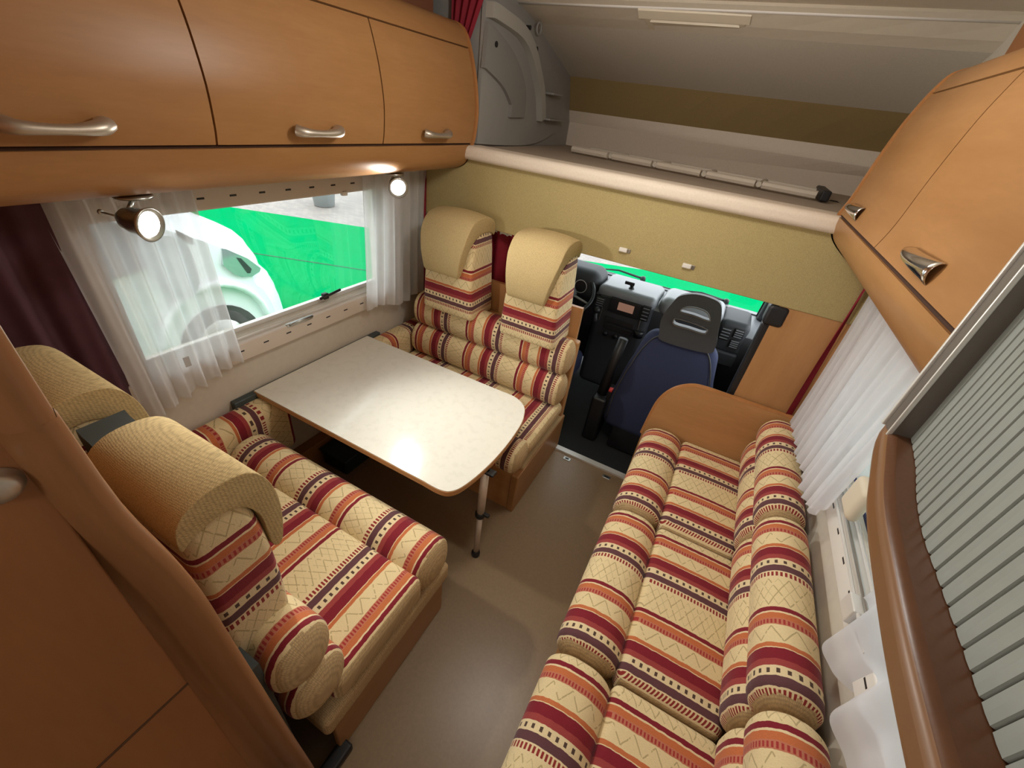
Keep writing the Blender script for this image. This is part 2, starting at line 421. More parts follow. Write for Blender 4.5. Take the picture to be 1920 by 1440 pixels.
# grey moulding on the alcove's left wall
md = thing('window_moulding', 'grey moulded plastic surround with raised arc rim on the alcove side wall', 'moulding', (-1.34, 2.6, 1.65))
base = smoothline([(2.135, 1.655), (2.45, 1.645), (2.75, 1.647), (3.0, 1.68), (3.22, 1.76), (3.28, 1.85), (3.18, 1.96), (3.0, 2.05), (2.8, 2.14), (2.6, 2.21), (2.3, 2.25), (2.135, 2.25)], 3)
sharp(mesh('back_plate', *prism(base, 'x', -1.345, -1.325), GREYP, md))
rim = smoothline([(2.135, 2.215), (2.20, 2.215), (2.45, 2.19), (2.60, 2.13), (2.72, 2.03), (2.81, 1.93), (2.87, 1.80)], 4)
sharp(mesh('arc_rim', *prism(band(rim, -.055), 'x', -1.326, -1.285), plain('light_grey_plastic', (.38, .37, .33), .5), md))
inn = smoothline([(2.135, 2.145), (2.20, 2.135), (2.40, 2.07), (2.54, 1.98), (2.60, 1.90), (2.61, 1.79)], 4)
sharp(mesh('inner_recess_rim', *prism(band(inn, -.17), 'x', -1.326, -1.305), plain('mid_grey_plastic', (.24, .235, .22), .55), md))
for (a, b) in ((1.935, .11), (1.80, .22)):
    mesh('shelf', *rb(-1.33, -1.255, 2.87, 2.90+b*1.1, a-.012, a, .004), GREYP, md)
for (y, z, r) in ((2.215, 2.075, .012), (2.66, 2.115, .012), (2.55, 2.19, .010)):
    mesh('hole', *cyl((-1.327, y, z), (-1.300, y, z), r, n=12), BLACK, md)
mesh('ring', *tube([(-1.295, 2.64+.026*math.cos(a), 2.20+.026*math.sin(a)) for a in [2*PI*k/16 for k in range(16)]], .005, 6, True), GREYP, md, True)
# slatted ladder lying on the bunk
lad = thing('bunk_ladder', 'pale folded slatted ladder lying on the bunk, black end cap at the right', 'ladder', (-.4, 2.7, 1.645))
def lerp(a, b, t): return tuple(a[i]+(b[i]-a[i])*t for i in range(3))
A1, A2, B1, B2 = (-1.06, 2.80, 1.664), (.31, 2.59, 1.664), (-1.00, 2.99, 1.668), (.33, 2.80, 1.668)
LADM = plain('pale_ladder_laminate', (.62, .55, .46), .5)
for k in range(5):
    a, b = k/5+.012, (k+1)/5-.012
    mesh('rung_panel', *tube([lerp(A1, A2, a), lerp(A1, A2, b)], .019, 8, flat=1), LADM, lad)
    mesh('rail', *tube([lerp(B1, B2, a), lerp(B1, B2, b)], .012, 8), LADM, lad)
for k in range(1, 5):
    mesh('joint', *tube([lerp(A1, A2, k/5), lerp(B1, B2, k/5)], .014, 8), ALCM, lad)
mesh('end_cap', *rb(.305, .345, 2.55, 2.86, 1.645, 1.692, .008), BLACK, lad)
# ceiling lamp frame (roof window blind frame) at the alcove
sk = thing('roof_vent', 'cream plastic frame of a roof vent in the alcove ceiling', 'vent', (-.45, 2.5, 2.26))
S0, S1 = -.70, -.27
def sl(y): return 2.283-(y-2.42)*.14
sharp(mesh('front_bar', *prism([(2.445, sl(2.445)+.01), (2.445, sl(2.445)-.016), (2.49, sl(2.49)-.030), (2.52, sl(2.52)-.016), (2.52, sl(2.52)+.02)], 'x', S0-.02, S1+.03), CREAMP, sk))
mesh('back_bar', *rb(S0+.03, S1, 2.665, 2.69, 2.212, 2.262, .004), CREAMP, sk)
for x in (S0+.02, S1): sharp(mesh('side_bar', *prism([(2.49, sl(2.49)+.01), (2.49, sl(2.49)-.03), (2.69, sl(2.69)-.03), (2.69, sl(2.69)+.01)], 'x', x-.012, x+.012), CREAMP, sk))
mesh('dark_slot', *box(S0+.04, S1-.01, 2.645, 2.664, 2.228, 2.262), BLACK, sk)
mesh('panel', *box(S0+.03, S1-.01, 2.51, 2.645, 2.236, 2.246), CREAMP, sk)

# cab shell
struct(mesh('floor_cab', *box(-1.5, RW, 2.06, 3.6, -.14, -.06), BLKR))
struct(mesh('wall_cab_left', *box(-1.55, -1.47, 2.12, 3.3, -.1, 1.25), DASH))
struct(mesh('wall_cab_right', *box(.48, .56, 2.12, 3.3, -.1, .78), DASH))
struct(mesh('trim_4', *box(-.56, .30, 2.045, 2.085, -.06, .012), ALUL))   # threshold

# ================================================================== WINDOWS (side walls)
def window(idx, X, s, y0, y1, z0, z1, yf0, yf1):
    """s = direction into the room"""
    fr = FRAMEP if idx == 1 else WHITEP
    W = prop(bpy.data.objects.new('window_%d' % idx, None), kind='structure'); COL.objects.link(W); W.location = (X, (y0+y1)/2, z0)
    def bb(name, xa, xb, a, b, c, d, m, r=.004):
        xa, xb = sorted((X+s*xa, X+s*xb)); return mesh(name, *rb(xa, xb, a, b, c, d, r, 2), m, W, True)
    bb('blind_cassette', -.01, .045, yf0, yf1, z1-.005, z1+.075, fr, .008)
    bb('lower_rail', -.01, .038, yf0, yf1, z0-.095, z0-.012, fr, .006)
    bb('sill', -.06, .004, y0, y1, z0-.02, z0-.002, ALUL)
    for a, b in ((yf0, y0-.001), (y1+.001, yf1)):
        if b-a > .01: bb('side_rail', -.01, .030, a, b, z0-.012, z1-.005, fr)
    n = int((yf1-yf0)/.115)
    for k in range(n):
        y = yf0+.05+k*.115
        bb('slot', .036, .0385, y, y+.026, z0-.05, z0-.043, BLACK, .001)
        bb('slot', .0435, .0458, y, y+.026, z1+.032, z1+.039, BLACK, .001)
    P = bb('sash_frame', -.052, -.040, y0+.005, y1-.005, z0, z0+.018, ALUL, .002)
    bb('sash_frame', -.052, -.040, y0+.005, y1-.005, z1-.018, z1, BLACK if idx == 1 else ALUL, .002)
    bb('sash_frame', -.052, -.040, y0, y0+.018, z0, z1, ALUL, .002); bb('sash_frame', -.052, -.040, y1-.018, y1, z0, z1, ALUL, .002)
    bb('pane', -.047, -.044, y0+.01, y1-.01, z0+.01, z1-.01, GLASS, .001)
    return W
w1 = window(1, LW, 1, LY0, LY1, LZ0, LZ1, .47, 1.9)
w2 = window(2, RW, -1, RY0, RY1, RZ0, RZ1, .35, 1.85)
# latch and pull handle on the left window
lt = mesh('latch', *join(rb(-1.725, -1.70, 1.37, 1.40, .905, .935, .004), tube([(-1.71, 1.35, .915), (-1.70, 1.40, .925), (-1.695, 1.47, .935)], .007, 8)), BLACK, w1, True)
mesh('pull_handle', *join(tube([(-1.65, 1.12, .872), (-1.635, 1.12, .885), (-1.635, 1.235, .885), (-1.65, 1.235, .872)], .005, 8), rb(-1.665, -1.65, 1.105, 1.25, .862, .880, .004)), METAL, w1, True)
mesh('blind_catch', *rb(-1.66, -1.64, 1.50, 1.53, 1.40, 1.42, .004), WHITEP, w1, True)
mesh('cassette_end_bracket', *rb(.565, .60, 1.17, 1.27, .985, 1.10, .02), CREAMP, w2, True)
mesh('catch', *rb(.575, .60, .90, .96, .90, .95, .004), ALUL, w2, True)
for k, (x, z) in enumerate(((.615, .968), (.60, .955), (.585, .945), (.63, .985))):
    mesh('guide_rail', *cyl((x, .8, z), (x, 1.75, z), .0045, n=8), (ALUL, METAL, ALUL, plain('navy_seal', (.03, .04, .15), .5))[k], w2)

mesh('blind', *box(.642, .645, RY0, RY1, RZ0+.02, RZ1), sheer('white_blind_cloth', (.85, .85, .85), .97), w2)

# ================================================================== SHEER CURTAINS
def curtain(name, label, X, s, ytop, ybot, z1, zb, folds, amp, m, seed, group=None, nz=26, nu=150, cat='curtain', lag=0, zdrop=.0):
    """ytop/ybot = (y0,y1); zb(t) bottom height along the curtain"""
    rnd = random.Random(seed); ph = [rnd.uniform(0, 6) for _ in range(6)]
    def fn(u, v):
        y0 = ytop[0]+(ybot[0]-ytop[0])*v; y1 = ytop[1]+(ybot[1]-ytop[1])*v
        uw = u+.012*math.sin(9*u+ph[0])*v
        y = y0+(y1-y0)*uw
        a = amp*(.45+.55*v)
        x = X+s*(a*(math.sin(2*PI*folds*u+ph[1]+.6*math.sin(3*u+ph[2]))*.7+.3*math.sin(2*PI*folds*1.7*u+ph[3]+v*.8)))
        x += s*.01*math.sin(2.2*v+3*u)
        zz = z1+(zb(u)-z1)*v
        zz += v*.006*math.sin(2*PI*folds*u+ph[4])
        return (x, y, zz)
    V, F = sheet(fn, nu, nz)
    o = mesh(name, V, F, m, None, True); prop(o, label, cat, group); return o
curtain('sheer_curtain', 'white sheer curtain at the near end of the left window, beside the lit near spotlight', -1.615, 1, (.455, .84), (.475, .86), 1.505, lambda u: .735+.085*u, 7, .028, SHEER, 3)
curtain('sheer_curtain', 'white sheer curtain at the far end of the left window, next to the bulkhead', -1.615, 1, (1.60, 2.09), (1.565, 2.09), 1.505, lambda u: .80-.04*u+.02*math.sin(9*u), 7, .026, SHEER, 11)
curtain('sheer_curtain', 'white sheer curtain on the right wall, far one beside the bulkhead', .565, -1, (1.22, 2.078), (1.285, 2.078), 1.43, lambda u: .93-.09*min(1, u/.06) - .10*max(0, (u-.06))+.012*math.sin(20*u), 14, .022, SHEER2, 5)
curtain('sheer_curtain', 'white sheer curtain on the right wall, near one under the tambour cabinet', .575, -1, (-.05, .90), (-.05, .965), 1.40, lambda u: .872-.067*abs(math.sin(PI*(-.05+1.015*u-.741)/.2))+.03*max(0, (u-.95)/.05), 6, .022, SHEER2, 8)
mesh('care_tag', *box(-1.584, -1.582, .635, .655, .905, .945), plain('grey_tag', (.45, .45, .45), .7), bpy.data.objects['sheer_curtain'])
# heavy drapes
curtain('red_drape', 'dark plum drape at the far left, left of the near white curtain', -1.63, 1, (.12, .50), (.12, .50), 1.51, lambda u: .62, 3.5, .028, DRAPE, 9, cat='curtain')
curtain('red_drape', 'narrow wine-red drape in the left corner beside the bulkhead', -1.62, 1, (2.06, 2.10), (2.06, 2.10), 1.52, lambda u: .70, 1, .01, REDC, 2, nu=12)
o = curtain('red_drape', 'narrow wine-red drape at the right wall beside the bulkhead wood panel', .545, -1, (2.065, 2.083), (2.065, 2.083), 1.44, lambda u: .775, 1, .006, REDC, 4, nu=12)
# drape behind the seats, hanging in the cab opening
def cabdrape(u, v):
    x = -1.67+u*.83; return (x, 2.15+.016*math.sin(u*2*PI*9)+.006*math.sin(u*60), 1.262-.33*v)
o = mesh('red_drape', *sheet(cabdrape, 90, 8), REDC, None, True); prop(o, 'wine-red pleated drape behind the two far headrests', 'curtain')
mesh('heading_tape', *sheet(lambda u, v: (-1.67+u*.83, 2.138+.012*math.sin(u*2*PI*18), 1.262-.018*v-.012*v*abs(math.sin(u*57))), 120, 2), WTAPE, o, True)
def alcdrape(u, v):
    x = -1.50+u*(.20-.115*v); return (x, 2.118+.008*math.sin(u*26), 2.295-.275*v)
prop(mesh('red_drape', *sheet(alcdrape, 40, 8), REDC, None, True), 'wine-red drape bunched at the top left beside the alcove', 'curtain')

# ================================================================== OVERHEAD CABINETS
LP = [(-1.328, 1.658), (-1.319, 1.702), (-1.314, 1.794), (-1.329, 1.901), (-1.352, 1.985), (-1.370, 2.035)]
RP = [(.338, 1.655), (.352, 1.715), (.364, 1.824), (.382, 1.94), (.400, 2.01), (.408, 2.035)]
def zs(name, label, prof, low, top, wallx, ya, yb, seams, side, handles, hpar, endface):
    T = thing(name, label, 'cabinet', ((prof[0][0]+wallx)/2, yb-.02, low[-1][1]))
    pl = smoothline(prof, 4); bl = smoothline(low, 6); tp = smoothline(top, 4)
    # carcass: recessed body behind the doors, coloured dark for shade in the gaps
    body = [(p[0]-side*.012, p[1]) for p in pl]
    poly = [(wallx, low[0][1])] + [(p[0]-side*.006, p[1]+.004) for p in bl] + body + [(p[0]-side*.006, p[1]) for p in tp] + [(wallx, top[-1][1])]
    sharp(mesh('carcass', *prism(poly, 'y', ya, yb), GAP, T), 30)
    # bottom rail (curved)
    off = .016*side
    sharp(mesh('bottom_rail', *prism(band(bl, off if side > 0 else off), 'y', ya, yb), WY, T), 50)
    sharp(mesh('top_rail', *prism(band(tp, .014*side), 'y', ya, yb), WY, T), 50)
    for a, b, hy in seams:
        d = sharp(mesh('door', *prism(band(pl, .014*side), 'y', a+.003, b-.003), WY, T), 40)
        if hy is not None: handles(d, hy)
    # rounded end panel
    outer = [(p[0]+side*.006, p[1]) for p in ([(wallx, low[0][1])] + bl + pl + tp)] + [(wallx, top[-1][1])]
    sharp(mesh('end_panel', *prism(outer, 'y', yb, yb+.018), WTRIM, T), 40)
    return T
def lhandle(d, hy):
    # cast curved pull: fat at one end, hollow underneath
    P = [(-1.305, hy-.085, 1.700), (-1.288, hy-.070, 1.697), (-1.281, hy-.03, 1.695), (-1.281, hy+.02, 1.695), (-1.287, hy+.06, 1.698), (-1.305, hy+.082, 1.703)]
    P = smoothline(P, 4); R = [.017+.004*math.cos(i/len(P)*7) for i in range(len(P))]
    h = mesh('handle', *tube(P, R, 12, flat=.8), SATIN, d, True)
    for k, (a, r) in enumerate(((-.062, .0075), (-.035, .005), (-.012, .0035), (.010, .003), (.030, .0025))):
        V, F = lathe((-1.272 if k else -1.270, hy+a, 1.703), (1, 0, .4), [(0, r), (.003, r*.9), (.005, r*.4)], 8)
        mesh('stud', V, F, SATIN, h, True) if False else None
def rhandle(d, hy):
    V, F = [], []
    n, m = 14, 10
    for i in range(n+1):
        t = i/n; y = hy+.085-.17*t
        wdt = .014+.030*t**1.1; out = .020*math.sin(PI*min(1, t*1.15+.02))**.6 if t < .98 else .004
        for k in range(m+1):
            a = PI*k/m
            z = 1.688-wdt*.5*math.cos(a)+.010*(1-t); x = .348-.036*math.sin(a)*(.35+.65*math.sin(PI*min(1, .12+t*.85)))
            V.append((x, y, z))
    for i in range(n):
        for k in range(m): a = i*(m+1)+k; F.append((a, a+1, a+m+2, a+m+1))
    o = mesh('handle', V, F, CHROME, d, True); solid(o, .002)
LC = zs('overhead_cabinet', 'long pear-wood overhead cabinet above the left window, curved doors with cast pulls', LP,
        [(-1.56, 1.528), (-1.44, 1.526), (-1.375, 1.55), (-1.343, 1.59), (-1.331, 1.648)], [(-1.372, 2.041), (-1.388, 2.075), (-1.42, 2.115), (-1.47, 2.135), (-1.56, 2.135)],
        LW, .10, 2.085, [(.10, .79, .46), (.79, 1.44, 1.12), (1.44, 2.08, 1.76)], 1, lhandle, None, None)
mesh('upper_panel', *box(-1.66, -1.58, .10, 2.085, 2.13, 2.30), plain('recess_shade_wood', (.22, .085, .04), .6), LC)  # shade of the recess put into a darker wood colour
RC = zs('overhead_cabinet', 'pear-wood overhead cabinet at the top right with two chrome pulls', RP,
        [(.60, 1.44), (.525, 1.455), (.434, 1.503), (.362, 1.56), (.339, 1.610), (.337, 1.645)], [(.410, 2.041), (.425, 2.075), (.445, 2.10), (.50, 2.12), (.56, 2.12)],
        RW, .803, 2.085, [(.803, 1.42, 1.09), (1.42, 2.08, 1.88)], -1, rhandle, None, None)
mesh('upper_panel', *box(.53, .60, .80, 2.085, 2.11, 2.30), plain('recess_shade_wood_right', (.30, .12, .04), .6), RC)  # same recess shade in the colour, less deep on this side

# ================================================================== SPOTLIGHTS under the left cabinet
def spot(label, base, head, lens, power):
    T = thing('spotlight', label, 'lamp', base, None)
    mesh('mounting_plate', *lathe((base[0], base[1], base[2]), (0, 0, -1), [(0, .045), (.006, .043), (.010, .02)], 24), METAL, T, True)
    h = Vector(head); l = Vector(lens); d = (l-h).normalized()
    mesh('stem', *cyl((base[0], base[1], base[2]-.008), h+d*.035+Vector((0, 0, .02)), .006), METAL, T, True)
    mesh('lamp_head', *lathe(h, d, [(0, .004), (.004, .014), (.02, .027), (.045, .034), (.065, .034), (.078, .040), (.090, .045), (.092, .040), (.084, .033)], 28), METAL, T, True)
    mesh('lamp_lens', *lathe(h+d*.078, d, [(0, .033), (.007, .033), (.008, .02)], 24), BULB, T)
    mesh('tilt_knob', *join(cyl(h, h-d*.045, .0025), cyl(h-d*.044, h-d*.05, .007)), METAL, T, True)
    ld = bpy.data.lights.new('spot_light_lamp', 'SPOT'); ld.energy = power; ld.spot_size = 2.5; ld.spot_blend = .6; ld.color = (1, .97, .89); ld.shadow_soft_size = .025
    lo = bpy.data.objects.new('spot_light_lamp', ld); COL.objects.link(lo); lo.parent = T; lo.location = h+d*.098-Vector(base)
    lo.rotation_euler = d.to_track_quat('-Z', 'Y').to_euler()
    return T
spot('lit spotlight under the left cabinet in front of the near white curtain, lens turned right', (-1.44, .60, 1.526), (-1.45, .555, 1.475), (-1.365, .588, 1.466), 20)
spot('lit spotlight under the left cabinet in front of the far white curtain', (-1.44, 1.62, 1.526), (-1.47, 1.66, 1.482), (-1.40, 1.605, 1.470), 20)

# ================================================================== TABLE
tb = thing('dining_table', 'cream laminate dinette table with wooden edge, fixed to the left wall, one leg', 'table', (-.6, 1.1, 0))
TP = [(-1.672, .892), (-.70, .893)] + smoothline([(-.70, .893), (-.62, .893), (-.578, .915), (-.553, .975), (-.535, 1.10), (-.531, 1.25), (-.543, 1.41), (-.565, 1.50), (-.60, 1.565), (-.67, 1.605), (-.76, 1.607)], 5)[1:] + [(-1.672, 1.607)]
cx, cy = -1.1, 1.25
TI = [(cx+(p[0]-cx)*.996, cy+(p[1]-cy)*.994) for p in TP]
sharp(mesh('table_edge', *prism(TP, 'z', .590, .612), WX, tb))
sharp(mesh('tabletop', *prism(TI, 'z', .6115, .616), TABLE, tb))
lg = mesh('leg', *join(cyl((-.5455, 1.107, .03), (-.545, 1.107, .33), .0135), cyl((-.545, 1.107, .30), (-.545, 1.107, .59), .018)), plain('cream_leg_tube', (.66, .56, .46), .35), tb, True)
mesh('leg_clamp', *join(lathe((-.545, 1.107, .285), (0, 0, 1), [(0, .018), (.01, .024), (.03, .024), (.036, .018)], 16), rb(-.535, -.50, 1.098, 1.116, .31, .325, .004)), BLACK, lg, True)
mesh('foot', *lathe((-.545, 1.107, 0), (0, 0, 1), [(0, .021), (.02, .021), (.035, .016)], 16), BLACK, lg, True)
mesh('wall_bracket', *rb(-1.69, -1.655, .79, 1.70, .560, .608, .006), DKGREY, tb, True)
mesh('cross_rail', *rb(-.62, -.50, 1.09, 1.125, .578, .59, .003), BLACK, tb)

# ================================================================== DINETTE BENCHES
def capmi(axis, lim=.82):
    i = 'xyz'.index(axis)
    return lambda n, c: 1 if abs(n[i]) > lim else 0
def uvx(x0, sg, off=0, roll=None):
    """stripes progress along x starting at x0"""
    def f(q, n):
        p = sg*(q.x-x0)+off
        if roll: return (p, math.atan2(q.z-roll[1], q.y-roll[0])*roll[2])
        return (p, q.y-q.z)
    return f
def uvy(y0, sg, off=0, roll=None):
    def f(q, n):
        p = sg*(q.y-y0)+off
        if roll: return (p, math.atan2(q.z-roll[1], q.x-roll[0])*roll[2])
        return (p, q.x-q.z)
    return f
def puff(cx, cy, hx, hy, zt, a):
    def f(x, y, z):
        if z > zt-.04: z += a*max(0, 1-((x-cx)/hx)**2)*max(0, 1-((y-cy)/hy)**2)
        return (x, y, z)
    return f
XE = -.505
def bench(name, label, mir, loc, seat, roll, up, lo_, base_y, ph):
    T = thing(name, label, 'bench', loc)
    m = [FAB, WAF]
    y0, y1, z0, z1 = seat
    f = uvx(XE, -1, -.02) if ph == 0 else uvx(XE, 1, .79*P_REP)
    mesh('seat_cushion', *rb(-1.56, XE, y0, y1, z0, z1, (.03, .03, .035), 4, (10, 5, 1), puff(-1.03, (y0+y1)/2, .55, (y1-y0)/2, z1, .014)), m, T, True, f, capmi('x', .6))
    for nm, (a, b, c, d) in (('front_roll', roll), ('upper_back_roll', up), ('lower_back_roll', lo_)):
        rr = (.045, (b-a)*.46, (d-c)*.46)
        off = -.034 if ph == 0 else .815*P_REP
        xe = XE if nm != 'upper_back_roll' else XE-.005
        mesh(nm, *rb(-1.56, xe, a, b, c, d, rr, 5, (8, 1, 1)), m, T, True, uvx(xe, -1 if ph == 0 else 1, off, ((a+b)/2, (c+d)/2, .09)), capmi('x', .62))
    return T
# near bench (its back towards the camera)
NB = bench('dinette_bench', 'near striped dinette bench, backing onto the wooden wardrobe', 1, (-1.0, .5, 0), (.27, .652, .36, .478), (.635, .835, .315, .515), (.155, .315, .605, .80), (.165, .335, .42, .62), None, 0)
mesh('padded_support', *rb(-1.56, -.52, .22, .838, .215, .305, .02, 3), WAF, NB, True)
mesh('base_box', *box(-1.56, -.545, .30, .80, 0, .235), WX, NB)
mesh('end_panel', *rb(-.555, -.532, .25, .81, 0, .225, .006), WY, NB)
mesh('back_board', *box(-1.56, -.56, .115, .16, .20, .80), DKGREY, NB)
# far bench (its back to the cab)
FB = bench('dinette_bench', 'far striped dinette bench, its back to the driving cab', -1, (-1.0, 1.8, 0), (1.50, 1.955, .36, .445), (1.355, 1.535, .31, .475), (1.862, 2.03, .635, .84), (1.835, 1.995, .445, .645), None, 1)
mesh('padded_support', *rb(-1.56, -.52, 1.50, 2.07, .215, .285, .02, 3), WAF, FB, True)
mesh('base_box', *box(-1.56, -.545, 1.44, 2.08, 0, .30), WX, FB)
mesh('end_panel', *rb(-.555, -.515, 1.43, 2.085, 0, .265, .006), WY, FB)
mesh('back_board', *rb(-1.60, -.525, 2.03, 2.08, .20, .80, .01), WZ, FB)

def pillar(label, xa, xb, yf, near, dz=0):
    """headrest post: yf = function(y_far) mapping the far-bench side profile"""
    T = thing('headrest_post', label, 'headrest', ((xa+xb)/2, yf(1.97), .79+dz))
    body = smoothline([(1.840, .80), (1.832, .95), (1.838, 1.10), (1.86, 1.20), (1.92, 1.27), (2.00, 1.285), (2.055, 1.24), (2.07, 1.0), (2.08, .80)], 3)
    body = [(yf(p[0]), p[1]+dz) for p in body]
    A = (xa+xb)/2; H = (xb-xa)/2
    def tape(V):
        out = []
        for v in V:
            t = (v[2]-.79)/.55; s = 1-(.20 if not near else .04)*t; out.append((A-.006+(v[0]-A)*s, v[1], v[2]))
        return out
    V, F = prism(body, 'x', xa, xb, 6)
    V = tape(V)
    z0 = 1.175 if near else 1.05+.31*P_REP*0
    def u1(q, n):
        off = (1.115-q.z) if near else (.31*P_REP+.985-q.z)
        return (off+2*P_REP, q.y-q.x)
    o = mesh('post_cushion', V, F, [FAB, WAF], T, True, u1, lambda n, c: 0)
    b = o.modifiers.new('bevel', 'BEVEL'); b.width = .022; b.segments = 4; b.limit_method = 'ANGLE'; b.angle_limit = math.radians(50)
    cap = smoothline([(2.07, 1.245), (2.06, 1.31), (2.00, 1.345), (1.91, 1.35), (1.835, 1.33), (1.787, 1.265), (1.772, 1.17), (1.785, 1.075), (1.805, 1.045), (1.828, 1.06), (1.836, 1.12), (1.845, 1.19), (1.885, 1.25), (1.95, 1.272), (2.03, 1.262)], 4, True)
    cap = [(yf(p[0]), 1.045+dz+(p[1]-1.045)*(.86 if near else 1)) for p in cap]
    V, F = prism(cap, 'x', xa-.004, xb+.004, 6)
    def capx(v):
        k = max(0, min(1, (1.27+dz-v[2])/.22)); f = .25 if near else 1
        rr = xb-(.034+.052*k)*f; ll = xa+(.026+.018*k)*f
        t = (v[0]-xa)/(xb-xa); q = 1-(2*t-1)**2
        return (ll+(rr-ll)*t, v[1], v[2]+.012*q*(1 if v[2] > 1.28+dz else 0))
    V = [capx(v) for v in V]
    o = mesh('headrest_cushion', V, F, HEADF, T, True, lambda q, n: (q.x+q.y*.5, q.z+q.y*.5))
    b = o.modifiers.new('bevel', 'BEVEL'); b.width = .026; b.segments = 5; b.limit_method = 'ANGLE'; b.angle_limit = math.radians(50)
    return T
pillar('far headrest post nearer the window, beige roll over striped cushion', -1.44, -1.10, lambda y: y, False)
pillar('far headrest post beside the cab opening, beige roll over striped cushion', -.925, -.595, lambda y: y, False)
NY = lambda y: .325-(y-1.775)*.60
pillar('near headrest post by the aisle, large beige roll in front of the wardrobe', -.90, -.615, NY, True, -.060)
pillar('near headrest post by the window, beige roll at the left edge', -1.38, -1.075, NY, True, -.070)
# side cushions along the left wall
def side(label, a, b, z0, z1, sg, y0):
    T = mesh('side_cushion', *rb(-1.688, -1.555, a, b, z0, z1, (.05, .03, .06), 5, (1, 8, 1)), [FAB, WAF], None, True, uvy(y0, sg, .0, (-1.63, z0+.1, .1)), capmi('y', .7))
    prop(T, label, 'cushion')
side('striped side cushion against the left wall at the near end of the table', .36, .985, .27, .585, 1, .60)
side('striped side cushion against the left wall at the far end of the table', 1.49, 2.07, .40, .595, -1, 2.10)
# belt housing plate between the near headrests, dark floor box, plinth
bh = thing('belt_housing', 'dark grey plastic belt housing between the two near headrests', 'housing', (-1.0, .2, 1.0))
sharp(mesh('housing_shell', *prism(smoothline([(-1.045, .90), (-1.045, 1.165), (-1.02, 1.18), (-.97, 1.16), (-.92, 1.10), (-.91, .90)], 2), 'y', .19, .275), DKGREY, bh))
mesh('white_clip', *rb(-.96, -.935, .274, .30, 1.09, 1.12, .004), WHITEP, bh)
st = thing('floor_box', 'dark teal box on the floor under the table by the left wall', 'box', (-1.5, 1.22, 0))
sharp(mesh('box_shell', *rb(-1.60, -1.42, 1.13, 1.31, 0, .10, .012), plain('dark_teal_plastic', (.012, .03, .04), .5), st))
mesh('box_lid', *rb(-1.61, -1.41, 1.12, 1.32, .10, .115, .005), plain('dark_teal_lid', (.016, .036, .046), .5), st)
struct(mesh('baseboard_left', *rb(LW, -1.62, .98, 1.46, 0, .14, .005), WY))

# ================================================================== LONG SOFA on the right
sb = thing('long_bench', 'pear-wood bench frame with rounded end board under the long sofa cushions', 'bench', (.25, 1.1, 0))
mesh('base_box', *box(-.02, RW-.005, -.6, 2.05, 0, .30), WY, sb)
mesh('seat_board', *box(.0, RW-.005, -.6, 2.05, .30, .345), WAF, sb)
EB = [(-.045, 0), (-.045, .37)] + smoothline([(-.045, .37), (-.030, .56), (-.012, .64), (.02, .70), (.06, .74), (.115, .768), (.18, .775)], 4)[1:] + [(.60, .775), (.60, 0)]
sharp(mesh('end_board', *prism(EB, 'y', 2.058, 2.082), WX, sb))
sharp(mesh('end_board_edge', *tube([(p[0], 2.070, p[1]) for p in EB[1:-1]], .0125, 8), WTRIM, sb))
SEG = ((2.052, 1.388, 'farthest'), (1.382, .722, 'middle'), (.716, .05, 'nearest'))
def bulge(a, b, lim):
    h = (a-b)/2; c = (a+b)/2
    return h, c
for a, b, wd in SEG:
    loc = (.2, (a+b)/2, .345)
    T = thing('sofa_seat_cushion', '%s striped seat cushion of the long sofa, with rounded front roll' % wd, 'cushion', loc)
    f = uvy(a-.05, -1, 0)
    mesh('seat_pad', *rb(.168, .485, b, a, .345, .452, (.03, .035, .03), 4, (5, 8, 1), puff(.33, (a+b)/2, .17, (a-b)/2, .452, .010)), [FAB, WAF], T, True, f, capmi('y', .75))
    mesh('front_roll', *rb(-.035, .175, b, a, .31, .478, (.09, .045, .078), 5, (1, 8, 1)), [FAB, WAF], T, True, uvy(a-.05, -1, 0, (.07, .39, .09)), capmi('y', .75))
    T = thing('sofa_back_cushion', '%s striped back cushion of the long sofa, in two rolls' % wd, 'cushion', (.55, (a+b)/2, .45))
    mesh('lower_roll', *rb(.445, .60, b, a, .44, .64, (.06, .045, .085), 5, (1, 8, 1)), [FAB, WAF], T, True, uvy(a-.05, -1, 0, (.52, .54, .09)), capmi('y', .75))
    mesh('upper_roll', *rb(.455, .615, b-.003, a+.003, .59, .775, (.074, .05, .085), 6, (1, 8, 1)), [FAB, WAF], T, True, uvy(a-.05, -1, 0, (.535, .68, .09)), capmi('y', .75))

# ================================================================== TAMBOUR CABINET, near right
tc = thing('tambour_cabinet', 'tall silver tambour-shutter cabinet with brown curved ledge at the right edge', 'cabinet', (.45, .4, 1.44))
ledge = smoothline([(.40, .905), (.338, .792), (.300, .640), (.282, .541), (.271, .417), (.266, .332), (.264, .245), (.262, .10), (.262, -.5)], 5)
Lp = ledge+[(.60, -.5), (.60, .80), (.43, .80), (.43, .905)]
o = sharp(mesh('ledge', *prism(Lp, 'z', 1.452, 1.497), [WDK, plain('ledge_edge_laminate', (.21, .10, .04), .35)], tc, False, None, lambda n, c: 0 if n.z > .7 else 1))
b = o.modifiers.new('bevel', 'BEVEL'); b.width = .015; b.segments = 4; b.limit_method = 'ANGLE'; b.angle_limit = math.radians(60)
trk = smoothline([(.358, .745), (.345, .66), (.328, .58), (.318, .51), (.316, .45), (.314, .38), (.312, .31), (.312, .2), (.312, 0), (.312, -.5)], 12)
